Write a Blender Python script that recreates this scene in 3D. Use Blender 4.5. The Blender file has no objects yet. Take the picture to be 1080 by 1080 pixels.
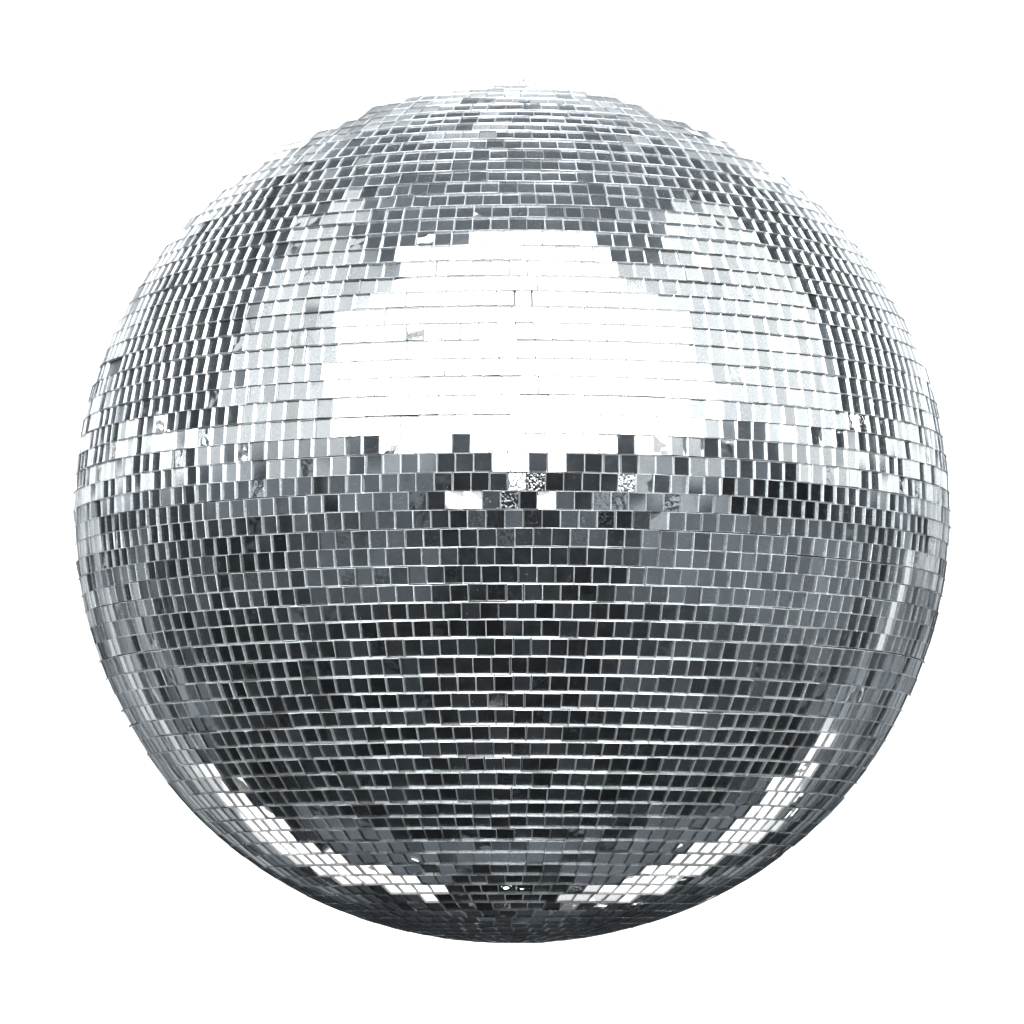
import bpy, math, random
from mathutils import Vector, Matrix

random.seed(11)
S = bpy.context.scene
col = S.collection
rad = math.radians

# ------------------------------------------------------------ sizes
R = 0.25                      # ball radius, metres
DR = 10.0                     # camera distance in ball radii
PHI = rad(5.5)                # the camera stands a little below the ball and looks up
C0 = Vector((0, 0, 1.9))      # ball centre
FPX = 463.5 * math.sqrt(DR * DR - 1)      # focal length in photo pixels (photo 1080 wide)
YC = 541.0

# ------------------------------------------------------------ camera
cam = bpy.data.objects.new('camera', bpy.data.cameras.new('camera'))
col.objects.link(cam)
S.camera = cam
cdir = Vector((0, -math.cos(PHI), -math.sin(PHI)))        # from ball to camera
cam.location = C0 + cdir * R * DR
cam.rotation_euler = (-cdir).to_track_quat('-Z', 'Y').to_euler()
cam.data.sensor_width = 36
cam.data.lens = 36 * FPX / 1080
cam.data.shift_y = (YC - 540) / 1080
cam.data.clip_start = 0.05
cam.data.clip_end = 200
cR = Vector((1, 0, 0))
cU = cdir.cross(cR).normalized()
if cU.z < 0: cU = -cU

# ------------------------------------------------------------ render settings
S.render.engine = 'CYCLES'
cy = S.cycles
cy.max_bounces = 8; cy.diffuse_bounces = 1; cy.glossy_bounces = 5
cy.transmission_bounces = 6
cy.use_adaptive_sampling = True; cy.adaptive_threshold = 0.04; cy.transparent_max_bounces = 8
cy.caustics_reflective = True; cy.caustics_refractive = True
cy.blur_glossy = 0.0
cy.sample_clamp_indirect = 30.0
cy.use_denoising = True
S.view_settings.view_transform = 'Standard'
S.view_settings.look = 'None'
S.view_settings.gamma = 1
S.view_settings.exposure = 0

# ------------------------------------------------------------ node helper
class NT:
    def __init__(s, tree): s.t = tree; s.n = tree.nodes; s.l = tree.links
    def node(s, typ, **kw):
        n = s.n.new(typ)
        for k, v in kw.items(): setattr(n, k, v)
        return n
    def put(s, sock, v):
        if isinstance(v, bpy.types.NodeSocket): s.l.new(v, sock)
        elif v is not None: sock.default_value = v
    def m(s, op, a, b=None, c=None):
        n = s.node('ShaderNodeMath', operation=op)
        s.put(n.inputs[0], a); s.put(n.inputs[1], b); s.put(n.inputs[2], c)
        return n.outputs[0]
    def sstep(s, v, a, b):
        n = s.node('ShaderNodeMapRange', interpolation_type='SMOOTHSTEP')
        s.put(n.inputs['Value'], v); s.put(n.inputs['From Min'], a); s.put(n.inputs['From Max'], b)
        return n.outputs['Result']
    def lin(s, v, a, b, c, d):
        n = s.node('ShaderNodeMapRange')
        s.put(n.inputs['Value'], v); s.put(n.inputs['From Min'], a); s.put(n.inputs['From Max'], b)
        s.put(n.inputs['To Min'], c); s.put(n.inputs['To Max'], d)
        return n.outputs['Result']
    def noise(s, vec, scale, detail=2, rough=.5, w=None):
        n = s.node('ShaderNodeTexNoise')
        s.put(n.inputs['Vector'], vec); n.inputs['Scale'].default_value = scale
        n.inputs['Detail'].default_value = detail; n.inputs['Roughness'].default_value = rough
        return n

# ------------------------------------------------------------ world: brightness patches painted in for the tiles to mirror
W = bpy.data.worlds.new('World'); S.world = W; W.use_nodes = True
w = NT(W.node_tree); w.n.clear()
tc = w.node('ShaderNodeTexCoord')
sep = w.node('ShaderNodeSeparateXYZ'); w.put(sep.inputs[0], tc.outputs['Generated'])
X, Y, Z = sep.outputs
DEG = 180 / math.pi
front = w.m('MULTIPLY', Y, -1.0)
azf = w.m('MULTIPLY', w.m('ARCTAN2', X, front), DEG)      # 0 towards the camera side, + to the right
azb = w.m('MULTIPLY', w.m('ARCTAN2', X, Y), DEG)          # 0 behind the ball, + to the right
ele = w.m('MULTIPLY', w.m('ARCSINE', Z), DEG)
nz = w.noise(tc.outputs['Generated'], 2.4, 3)
wob = w.m('MULTIPLY_ADD', nz.outputs[0], 14.0, -7.0)
ele_w = w.m('ADD', ele, w.m('MULTIPLY', wob, 0.6))
azf_w = w.m('ADD', azf, wob)
azb_w = w.m('ADD', azb, wob)

cur = None
blot = w.noise(tc.outputs['Generated'], 9.0, 3, .6)
cmb2 = w.node('ShaderNodeCombineXYZ'); w.put(cmb2.inputs[0], w.m('MULTIPLY', azb, 0.14)); w.put(cmb2.inputs[1], w.m('MULTIPLY', ele, 0.05))
stk = w.noise(cmb2.outputs[0], 1.0, 3, .6)
blot3 = w.noise(tc.outputs['Generated'], 24.0, 2, .5)
blot2 = w.noise(tc.outputs['Generated'], 5.0, 4, .65)
def patch(lo, hi, at=.5, wd=.06, src=None):
    """brightness that jumps between two values in irregular blotches"""
    return w.lin(w.sstep((src or blot).outputs[0], at - wd, at + wd), 0, 1, lo, hi)
def region(a0, a1, e0, e1, val, sa=3, se=3, back=False, warp=0.4, k0=0, k1=0):
    """one soft-edged patch of brightness painted into the world: azimuth and elevation range, brightness; k0, k1 slant its sides"""
    global cur
    A = azb if back else azf
    if warp: A = w.m('ADD', A, w.m('MULTIPLY', wob, warp))
    E = w.m('ADD', ele, w.m('MULTIPLY', wob, warp * .6)) if warp else ele
    A0 = w.m('SUBTRACT', A, w.m('MULTIPLY', w.m('SUBTRACT', ele, e0), k0)) if k0 else A
    A1 = w.m('SUBTRACT', A, w.m('MULTIPLY', w.m('SUBTRACT', ele, e0), k1)) if k1 else A
    mk = w.sstep(A0, a0 - sa, a0 + sa)
    mk = w.m('MULTIPLY', mk, w.m('SUBTRACT', 1.0, w.sstep(A1, a1 - sa, a1 + sa)))
    mk = w.m('MULTIPLY', mk, w.sstep(E, e0 - se, e0 + se))
    mk = w.m('MULTIPLY', mk, w.m('SUBTRACT', 1.0, w.sstep(E, e1 - se, e1 + se)))
    cur = w.m('ADD', w.m('MULTIPLY', cur, w.m('SUBTRACT', 1.0, mk)), w.m('MULTIPLY', mk, val))

# base: painted dark in the lower half, grey in the upper
cur = w.m('ADD', w.m('MULTIPLY', w.sstep(ele, -4, 4), 0.055), patch(.011, .036, .52, .09, blot3))
cur = w.m('ADD', cur, w.m('MULTIPLY', w.sstep(ele, 48, 72), 0.115))
# bright and grey patches painted in behind the ball
region(-37, 37, 0, 22, 0.85, 3, 6, back=True, warp=.8)
region(-32, 32, 16, 52, patch(.62, .9), 4, 5, back=True, warp=.8)
region(-50, 50, 50, 74, patch(.15, .7, .58, .05), 6, 6, back=True)
region(-112, 112, 4, 14, patch(.06, 1.25, .50, .03, blot3), 4, 2, back=True)
region(-58, 58, -3, 5, patch(.03, .75, .50, .04), 4, 2, back=True)
region(-72, 72, -32, -3, patch(.03, .30, .5, .10, stk), 5, 3, back=True)
region(-48, -12, -26, -5, patch(.10, .55, .48, .10, stk), 5, 3, back=True)
region(-43, -36, -30, -3, 0.85, 1.2, 3, back=True)
region(53, 56.5, -32, 2, patch(.25, .95, .45, .05), 1, 2, back=True, warp=.1)
region(-62, -58, -16, -6, 0.6, 1.5, 2, back=True)
region(-13, 13, -40, -4, 0.045, 3, 3, back=True)
# grey patches painted on the near side, mirrored in the ball's lower half
region(32, 104, -26, -3, patch(.15, .23, .5, .15), 4, 3)
region(34, 95, -52, -26, patch(.03, .09, .5, .15), 8, 4)
region(-60, -20, -26, -3, patch(.07, .15, .48, .1), 5, 4)
region(-105, -60, -20, -3, patch(.018, .085, .5, .06), 5, 3)
region(-20, 32, -16, 2, patch(.02, .14, .55, .06), 5, 4)
# level with the camera: painted grey patches with dark gaps between them
region(-86, -22, -3, 5, patch(.02, .20, .45, .04, blot3), 3, 2)
region(-84, -22, 5, 11, patch(.09, .52, .45, .05, blot3), 3, 2)
region(22, 56, -3, 9, patch(.08, .55, .5, .05, blot3), 3, 2)
region(56, 90, -3, 5, .014, 2, 1)
region(54, 76, 5, 13, patch(.07, .20, .5, .06), 2, 1.5)
region(76, 96, 5, 13, patch(.2, .8, .4, .06), 2, 1.5)
# bright patches painted in either side of the big light
region(-78, -40, 11, 57, patch(.92, .25, .67, .02, blot3), 1.5, 1.5, warp=.25, k0=-.5)
region(-104, -84, 50, 64, 0.95, 2, 1.5, warp=.25, k0=-.9)
region(44, 96, 13, 57, patch(1.12, .3, .67, .02, blot3), 1.5, 1.5, warp=.25, k1=.5)
region(72, 108, 53, 62, 1.15, 2, 1.5, warp=.25)
# grey bands painted in low behind, next to the bright crescents
region(-54, -16, -64, -47, 0.17, 4, 1.5, back=True)
region(16, 58, -64, -39, 0.17, 4, 1.5, back=True)
region(-40, 40, -74, -66, 0.17, 6, 1.5, back=True)
region(-35, 35, -40, -36, patch(.02, .12, .5, .06), 5, 1.5, back=True)
streak = w.noise(None, 1.0)
cmb = w.node('ShaderNodeCombineXYZ'); w.put(cmb.inputs[0], w.m('MULTIPLY', azf, 0.35)); w.put(cmb.inputs[1], w.m('MULTIPLY', ele, 0.05))
w.put(streak.inputs['Vector'], cmb.outputs[0])
cur = w.m('MULTIPLY', cur, w.lin(streak.outputs[0], 0.3, 0.7, 0.75, 1.25))
tint = w.node('ShaderNodeMix', data_type='RGBA')
w.put(tint.inputs['Factor'], w.sstep(cur, 0.02, 0.8))
tint.inputs['A'].default_value = (0.86, 0.98, 1.10, 1)
tint.inputs['B'].default_value = (0.96, 1.0, 1.02, 1)
vm = w.node('ShaderNodeVectorMath', operation='SCALE')
w.put(vm.inputs[0], tint.outputs['Result']); w.put(vm.inputs['Scale'], cur)
bg = w.node('ShaderNodeBackground'); w.put(bg.inputs['Color'], vm.outputs[0]); bg.inputs['Strength'].default_value = 1.0
wo = w.node('ShaderNodeOutputWorld'); w.l.new(bg.outputs[0], wo.inputs['Surface'])

# ------------------------------------------------------------ lamps
def area(name, loc, target, sx, sy, radiance, color=(1, 1, 1), shape='RECTANGLE', roll=0.0):
    l = bpy.data.lights.new(name, 'AREA'); l.shape = shape
    l.size = sx; l.size_y = sy; l.color = color
    a = sx * sy * (math.pi / 4 if shape in ('ELLIPSE', 'DISK') else 1)
    l.energy = radiance * math.pi * a
    o = bpy.data.objects.new(name, l); col.objects.link(o)
    o.location = loc
    q = (Vector(target) - Vector(loc)).to_track_quat('-Z', 'Y')
    o.rotation_euler = (q @ Matrix.Rotation(roll, 4, 'Z').to_quaternion()).to_euler()
    return o

def dirv(az, el):
    az = rad(az); el = rad(el)
    return Vector((math.sin(az) * math.cos(el), -math.cos(az) * math.cos(el), math.sin(el)))

SB_EL = 38
sb_n = dirv(0, SB_EL); sb_u = Vector((1, 0, 0)); sb_v = Vector((0, math.sin(rad(SB_EL)), math.cos(rad(SB_EL))))
SB_D = 3.4
def softbox(u0, u1, v0, v1, radiance, name='softbox'):
    c = C0 + (sb_n + sb_u * ((u0 + u1) / 2) + sb_v * ((v0 + v1) / 2)) * SB_D
    o = area(name, c, c - sb_n, (u1 - u0) * SB_D, (v1 - v0) * SB_D, radiance)
    return o
LB = 15.0
softbox(-0.95, 1.16, -0.32, 0.08, LB)
softbox(-0.84, 1.05, -0.40, -0.321, LB)
softbox(-0.70, 0.90, -0.46, -0.401, LB)
softbox(-0.55, 0.74, -0.51, -0.461, LB)
softbox(-0.40, -0.15, -0.55, -0.511, LB)
softbox(-0.10, 0.50, -0.56, -0.511, LB)
softbox(-0.10, 0.20, -0.65, -0.561, LB)
softbox(-0.88, 0.90, 0.085, 0.36, LB)
softbox(-0.50, 0.40, 0.365, 0.59, LB)

def dlamp(az, el, dist, wdeg, hdeg, radiance, shape='ELLIPSE', roll=0.0, name='lamp'):
    c = C0 + dirv(az, el) * dist
    return area(name, c, C0, 2 * dist * math.tan(rad(wdeg / 2)), 2 * dist * math.tan(rad(hdeg / 2)), radiance, shape=shape, roll=roll)
# lamps added behind and below the ball for the bright crescents it mirrors
for az, el, wd, hg, rl, rd in ((-133, -35, 9, 11, .5, 1.6), (-141, -38, 9, 13, .4, 3.0), (-149, -44, 9, 14, .3, 2.2), (-158, -50, 10, 11, .2, 3.0),
                           (-150, -34, 5, 4, .2, 1.1),
                           (124, -30, 5, 8, -.5, 1.4), (130, -36, 8, 12, -.5, 2.6), (138, -40, 8, 14, -.4, 3.0), (147, -45, 9, 15, -.3, 2.0),
                           (156, -48, 9, 12, -.2, 3.0), (165, -50, 7, 9, -.1, 1.0), (146, -33, 6, 4, -.3, 1.0)):
    dlamp(az, el, 3.0, wd, hg, rd, 'RECTANGLE', rl, 'crescent_lamp')
dlamp(-2, 36, 3.2, 7, 7, 110, 'DISK', name='key_lamp')
# small spots that make the glints
GL = [(-95, 13), (-77, 10), (-62, 10), (-5, -52), (179, -49), (-167, 78), (60, 13), (100, 16)]
for a, e in GL: dlamp(a, e, 4.0, 2.2, 2.2, 60, 'DISK', name='spot_lamp')

# ------------------------------------------------------------ materials
def mat(name):
    m = bpy.data.materials.new(name); m.use_nodes = True
    t = NT(m.node_tree); t.n.clear()
    out = t.node('ShaderNodeOutputMaterial')
    return m, t, out

def attr(t, name):
    a = t.node('ShaderNodeAttribute', attribute_name=name); return a.outputs['Fac']

m_mirror, t, out = mat('silvered_back')
tcn = t.node('ShaderNodeTexCoord'); P = tcn.outputs['Object']
wobn = t.noise(P, 95, 1)
scr = t.noise(P, 820, 3, .6)
b1 = t.node('ShaderNodeBump'); b1.inputs['Distance'].default_value = 0.0016
t.put(b1.inputs['Height'], wobn.outputs[0]); t.put(b1.inputs['Strength'], attr(t, 'wobble'))
rgh = t.m('MULTIPLY_ADD', t.m('MULTIPLY', attr(t, 'crinkle'), scr.outputs[0]), .55, .015)
b2 = t.node('ShaderNodeBump'); b2.inputs['Distance'].default_value = 0.00010
t.put(b2.inputs['Height'], t.sstep(scr.outputs[0], .52, .72)); t.put(b2.inputs['Strength'], attr(t, 'crinkle')); t.put(b2.inputs['Normal'], b1.outputs[0])
gl = t.node('ShaderNodeBsdfGlossy'); gl.inputs['Color'].default_value = (.84, .87, .89, 1); gl.inputs['Roughness'].default_value = 0.015
t.put(gl.inputs['Roughness'], rgh)
sv = t.node('ShaderNodeVectorMath', operation='SCALE'); sv.inputs[0].default_value = (.90, .92, .93); grn = t.noise(P, 2300, 1, .5); t.put(sv.inputs['Scale'], t.m('MULTIPLY', attr(t, 'silver'), t.lin(grn.outputs[0], .3, .7, .72, 1.05))); t.put(gl.inputs['Color'], sv.outputs[0])
t.put(gl.inputs['Normal'], b2.outputs[0])
t.l.new(gl.outputs[0], out.inputs['Surface'])

m_glass, t, out = mat('glass_front')
tcn = t.node('ShaderNodeTexCoord'); P = tcn.outputs['Object']
g = t.node('ShaderNodeBsdfGlass'); g.inputs['IOR'].default_value = 1.5; g.inputs['Roughness'].default_value = 0.0
d = t.node('ShaderNodeBsdfDiffuse'); d.inputs['Color'].default_value = (.78, .84, .9, 1)
speck = t.noise(P, 2600, 2, .7)
smear = t.noise(P, 160, 3, .6)
f = t.m('MULTIPLY', t.sstep(speck.outputs[0], .40, .75), t.lin(smear.outputs[0], .3, .75, .4, 1.8))
f = t.m('MULTIPLY', f, attr(t, 'dust'))
mx = t.node('ShaderNodeMixShader'); t.put(mx.inputs[0], f)
t.l.new(g.outputs[0], mx.inputs[1]); t.l.new(d.outputs[0], mx.inputs[2]); t.l.new(mx.outputs[0], out.inputs['Surface'])

m_edge, t, out = mat('ground_glass_edge')
tcn = t.node('ShaderNodeTexCoord'); P = tcn.outputs['Object']
en = t.noise(P, 1500, 3, .75)
rmp = t.node('ShaderNodeMix', data_type='RGBA'); t.put(rmp.inputs['Factor'], t.sstep(en.outputs[0], .35, .6))
rmp.inputs['A'].default_value = (.30, .34, .37, 1); rmp.inputs['B'].default_value = (.86, .89, .91, 1)
def scaled(col, fac):
    v = t.node('ShaderNodeVectorMath', operation='SCALE'); t.put(v.inputs[0], col); t.put(v.inputs['Scale'], fac); return v.outputs[0]
d = t.node('ShaderNodeBsdfDiffuse'); t.put(d.inputs['Color'], scaled(rmp.outputs['Result'], attr(t, 'edge')))
ge = t.node('ShaderNodeBsdfGlossy'); ge.inputs['Roughness'].default_value = .34; t.put(ge.inputs['Color'], scaled(rmp.outputs['Result'], attr(t, 'edge')))
mx = t.node('ShaderNodeMixShader'); mx.inputs[0].default_value = .50
t.l.new(d.outputs[0], mx.inputs[1]); t.l.new(ge.outputs[0], mx.inputs[2]); t.l.new(mx.outputs[0], out.inputs['Surface'])

m_core, t, out = mat('dark_plastic_core')
p = t.node('ShaderNodeBsdfPrincipled'); p.inputs['Roughness'].default_value = .6
tcn = t.node('ShaderNodeTexCoord'); cn = t.noise(tcn.outputs['Object'], 60, 3)
rmp = t.node('ShaderNodeMix', data_type='RGBA'); t.put(rmp.inputs['Factor'], cn.outputs[0])
rmp.inputs['A'].default_value = (.03, .034, .04, 1); rmp.inputs['B'].default_value = (.09, .1, .11, 1)
t.put(p.inputs['Base Color'], rmp.outputs['Result'])
t.l.new(p.outputs[0], out.inputs['Surface'])

m_paper, t, out = mat('white_backdrop_paper')
d = t.node('ShaderNodeBsdfDiffuse'); d.inputs['Color'].default_value = (.92, .92, .92, 1)
t.l.new(d.outputs[0], out.inputs['Surface'])

# ------------------------------------------------------------ backdrop: a sheet of white paper well behind the ball
bz0, bz1, bw, by = C0.z - 0.50, C0.z + 3.3, 1.7, 5.0
prof = []
for i in range(25):
    u = i / 24
    z = bz0 + (bz1 - bz0) * u
    y = by - max(0, u - .6) ** 2 * 5
    prof.append((y, z))
vs = []; fs = []
for i, (y, z) in enumerate(prof):
    vs += [(-bw, y, z), (bw, y, z), (bw, y + .01, z), (-bw, y + .01, z)]
for i in range(len(prof) - 1):
    a = i * 4; b = a + 4
    for k in range(4): fs.append((a + k, a + (k + 1) % 4, b + (k + 1) % 4, b + k))
fs += [(3, 2, 1, 0), tuple(len(vs) - 4 + k for k in range(4))]
me = bpy.data.meshes.new('backdrop'); me.from_pydata(vs, [], fs); me.materials.append(m_paper)
bd = bpy.data.objects.new('backdrop', me); col.objects.link(bd); bd['kind'] = 'structure'
# lamps added out of view to whiten it: they face the paper, away from the ball
area('backdrop_light', (0, 2.8, C0.z + 2.6), (0, 5.0, C0.z + .4), 3.5, 1.0, 7.5)
area('backdrop_light', (-2.4, 2.8, C0.z + 0.8), (-.2, 5.0, C0.z + .3), .8, 3.0, 6.5)
area('backdrop_light', (2.4, 2.8, C0.z + 0.8), (.2, 5.0, C0.z + .3), .8, 3.0, 6.5)

# ------------------------------------------------------------ the mirror ball
def rprof(lat):
    s = abs(math.sin(lat)); return R * (1 - (0.007 if lat > 0 else 0.020) * s ** 5)
def surf(lat, lon):                      # lon 0 faces the camera, + to the right
    r = rprof(lat)
    return Vector((r * math.cos(lat) * math.sin(lon), -r * math.cos(lat) * math.cos(lon), r * math.sin(lat)))
def project(p):                          # ball-local point -> photo pixels
    v = p - cdir * R * DR
    d = -v.dot(cdir)
    return 540 + FPX * v.dot(cR) / d, YC - FPX * v.dot(cU) / d
SEAMS = [115.6,122.1,129.3,137,146.2,156.3,167.9,179.2,190.7,203.2,216,228.8,242.5,257.7,273.8,289.9,305.6,321.5,339.3,357.3,377.3,395.8,415.1,436.8,456.7,477.7,498.1,517.4,537.4,556.7,576.6,596.6,615.8,635.1,653.1,672.9,692.9,712.4,731.4,748,765.5,782.5,798.5,814.6,831,847.1,861.6,873.6,886.8,900,911.4,924.2,932.1,943.4,951.8,960.3,967.5]
def lat_of(y):                           # latitude of the row seam whose front point shows at height y
    a, b = rad(80), rad(-78)
    for _ in range(50):
        mid = (a + b) / 2
        if project(surf(mid, 0))[1] < y: a = mid
        else: b = mid
    return (a + b) / 2
lats = [lat_of(y) for y in SEAMS]
sm = lats[:]
for i in range(1, len(lats) - 1): sm[i] = lats[i] * .5 + (lats[i - 1] + lats[i + 1]) * .25
lats = sm
PITCH = (lats[4] - lats[-5]) / (len(lats) - 9)
while lats[0] + PITCH < rad(88): lats.insert(0, lats[0] + PITCH)
while lats[-1] - PITCH > rad(-88): lats.append(lats[-1] - PITCH)
WP = rad(2.19)                           # width of a tile with its gap
TH = 0.21 * WP * R                       # glass thickness
print('rows', len(lats) - 1, 'pitch', math.degrees(PITCH))

root = bpy.data.objects.new('mirror_ball', None); col.objects.link(root)
root.location = C0
root['label'] = 'silver disco ball covered in rows of small square mirror tiles, filling the white picture'
root['category'] = 'mirror ball'
root.empty_display_size = R

# core: lathe a little inside the tiles
vs = []; fs = []
nl, nr = 96, 64
for i in range(nr + 1):
    la = rad(-90) + math.pi * i / nr
    for j in range(nl):
        p = surf(la, 2 * math.pi * j / nl); vs.append(p * ((rprof(la) - TH * 1.12) / rprof(la)))
for i in range(nr):
    for j in range(nl):
        a = i * nl + j; b = i * nl + (j + 1) % nl
        fs.append((a, b, b + nl, a + nl))
me = bpy.data.meshes.new('core'); me.from_pydata(vs, [], fs); me.materials.append(m_core)
for pl in me.polygons: pl.use_smooth = True
core = bpy.data.objects.new('core', me); col.objects.link(core); core.parent = root

# tiles that sit visibly off: (photo x, y, azimuth, elevation they throw back, wobble, crinkle)
TILT = [(516, 161, 0, 70, 0, 0), (505, 184.6, 0, 66, 0, 0), (620, 186, 10, 62, 0, 0), (452, 199, -10, 60, 0, 0), (485, 525, -5, 12, 0, 0), (505, 525, 0, 12, .1, 0),
        (573, 520, 5, 11, .15, .2), (195, 465, -95, 13, 0, 0), (245, 480, -77, 10, 0, 0), (166, 455, -95, 13, .1, 0), (284, 478, -62, 10, .1, 0), (320, 475, -62, 10, .1, 0),
        (716, 478, 60, 13, 0, 0), (741, 478, 60, 13, .1, 0), (860, 460, 100, 16, .1, 0), (950, 445, 100, 16, 0, 0), (543, 957, 179, -49, 0, 0), (543, 151, -167, 78, .1, 0), (130, 470, -95, 13, .1, 0), (222, 462, -95, 13, .15, 0), (265, 478, -77, 10, .1, 0), (370, 478, -62, 10, .2, 0), (930, 470, 100, 16, .1, 0), (900, 455, 100, 16, .15, 0), (525, 733, -5, -52, 0, 0),
        (689, 548, 20, 12, 0, 0), (703, 548, 22, 12, 0, 0)]
MISSING = [(116, 389), (121, 389), (126, 389), (449, 921)]

def local_of_px(x, y):
    dvec = (cR * ((x - 540) / FPX) + cU * (-(y - YC) / FPX) - cdir).normalized()
    o = cdir * R * DR
    b = o.dot(dvec); disc = b * b - (o.dot(o) - (R * .993) ** 2)
    if disc < 0: return None
    return o + dvec * (-b - math.sqrt(disc))
def latlon(p): return math.asin(max(-1, min(1, p.z / p.length))), math.atan2(p.x, -p.y)

tilt_ll = []
for tt in TILT:
    p = local_of_px(tt[0], tt[1])
    if p: tilt_ll.append((latlon(p), tt))
miss_ll = [latlon(local_of_px(*q)) for q in MISSING]

camp = cdir * R * DR
for ri in range(len(lats) - 1):
    l0, l1 = lats[ri], lats[ri + 1]
    lc = (l0 + l1) / 2; hh = (l0 - l1) / 2
    cosl = max(math.cos(lc), 0.02)
    n = max(5, int(round(2 * math.pi * cosl / WP)))
    step = 2 * math.pi / n
    lon = random.random() * step
    # strips of tiles with small irregular joints between them
    tiles = []
    k = 0; off = 0.0
    while k < n:
        ln = random.choice([3, 5, 6, 8, 8, 10, 12])
        sj = (random.gauss(0, .0065), random.gauss(0, .0065), random.gauss(0, .008))
        extra = abs(random.gauss(0, .05)) * step
        sdl = random.gauss(0, .018) * hh * 2
        for q in range(min(ln, n - k)):
            tiles.append((lon + (k + q) * step, sj, extra, sdl, q, min(ln, n - k)))
        k += ln
    verts = []; faces = []; mi = []; A_w = []; A_c = []; A_d = []; A_s = []; A_e = []
    for (lo, sj, extra, sdl, q, ln) in tiles:
        lo2 = lo + random.gauss(0, .008) * step
        la2 = lc + sdl + random.gauss(0, .008) * hh
        if any(abs(a - la2) < hh and abs((b - lo2 + math.pi) % (2 * math.pi) - math.pi) < step / 2 for a, b in miss_ll):
            continue
        e = 1e-4
        east = (surf(la2, lo2 + e) - surf(la2, lo2 - e)).normalized()
        north = (surf(la2 + e, lo2) - surf(la2 - e, lo2)).normalized()
        nrm = east.cross(north).normalized()
        c = surf(la2, lo2)
        wobv = 0.0; crk = 0.0
        x, y = project(c)
        jit = Vector((sj[0] + random.gauss(0, .0062), sj[1] + random.gauss(0, .0062)))
        rr = random.random()
        eq = -.05 < la2 < .17
        if rr < (.36 if eq else .06): jit += Vector((random.gauss(0, .03), random.gauss(0, .034 if eq else .022)))
        if random.random() < .16: wobv = random.uniform(.05, .35)
        dd = math.hypot((x - 535) / 125, (y - 550) / 75)
        if c.y < 0 and dd < 1.15: crk = max(0, 1 - dd * .45) * random.choice([.04, .07, .1, .13, .17, .22])
        elif random.random() < .06: crk = random.uniform(.01, .06)
        nn = (nrm + east * jit.x + north * jit.y).normalized()
        for (la, lb), tt in tilt_ll:
            if abs(la - la2) < hh and abs((lb - lo2 + math.pi) % (2 * math.pi) - math.pi) < step / 2:
                view = (camp - c).normalized()
                want = (view + dirv(tt[2], tt[3])).normalized()
                ang = want.angle(nrm)
                if ang > rad(9): want = nrm.slerp(want, rad(9) / ang) if hasattr(nrm, 'slerp') else want
                nn = want; wobv = tt[4]; crk = tt[5]
        rot = random.gauss(0, .007) + sj[2]
        ee = (east - nn * east.dot(nn)).normalized(); no = nn.cross(ee)
        ee, no = ee * math.cos(rot) + no * math.sin(rot), no * math.cos(rot) - ee * math.sin(rot)
        hw = R * cosl * step / 2 * (1 - .018 - random.uniform(0, .02))
        if q == 0: hw -= R * cosl * extra / 2
        hv = R * hh * (1 - .032)
        ch = .012 * WP * R
        base = len(verts)
        for (sx, sy) in ((-1, -1), (1, -1), (1, 1), (-1, 1)):
            verts.append(c + ee * sx * (hw - .012 * WP * R) + no * sy * (hv - .012 * WP * R) - nn * TH)
        for (sx, sy) in ((-1, -1), (1, -1), (1, 1), (-1, 1)):
            verts.append(c + ee * sx * hw + no * sy * hv - nn * ch)
        for (sx, sy) in ((-1, -1), (1, -1), (1, 1), (-1, 1)):
            verts.append(c + ee * sx * (hw - ch) + no * sy * (hv - ch))
        b = base
        faces.append((b + 3, b + 2, b + 1, b)); mi.append(0)
        for k2 in range(4):
            k3 = (k2 + 1) % 4
            faces.append((b + k2, b + k3, b + 4 + k3, b + 4 + k2)); mi.append(2)
            faces.append((b + 4 + k2, b + 4 + k3, b + 8 + k3, b + 8 + k2)); mi.append(2)
        faces.append((b + 8, b + 9, b + 10, b + 11)); mi.append(1)
        if random.random() < .45:         # a bead of set glue where tiles meet
            rb = random.uniform(.022, .045) * WP * R
            gc = c + ee * random.choice([-1, 1]) * hw - no * hv - nn * .2 * rb
            b = len(verts)
            verts += [gc + ee * rb * 1.3, gc + no * rb, gc - ee * rb * 1.3, gc - no * rb, gc + nn * rb * .8, gc - nn * rb]
            for k2 in range(4):
                k3 = (k2 + 1) % 4
                faces.append((b + k2, b + k3, b + 4)); faces.append((b + k3, b + k2, b + 5)); mi += [2, 2]
            for arr in (A_w, A_c, A_d): arr += [0.0] * 8
            A_s += [1.0] * 8; A_e += [1.0] * 8
        dust = random.uniform(.006, .025) * (1 + .5 * max(0, nn.z))
        A_w += [wobv] * 10; A_c += [crk] * 10; A_d += [dust] * 10; ev = random.choice([.3, .45, .6, .8, 1, 1]); A_e += [ev] * 3 + [1] + [ev] * 6; A_s += [random.choice([1, 1, 1, .97, .93, .84])] * 10
    me = bpy.data.meshes.new('tile_row'); me.from_pydata(verts, [], faces)
    for mm in (m_mirror, m_glass, m_edge): me.materials.append(mm)
    me.polygons.foreach_set('material_index', mi)
    for nm, arr in (('wobble', A_w), ('crinkle', A_c), ('dust', A_d), ('silver', A_s), ('edge', A_e)):
        at = me.attributes.new(nm, 'FLOAT', 'FACE'); at.data.foreach_set('value', arr)
    o = bpy.data.objects.new('tile_row', me); col.objects.link(o); o.parent = root
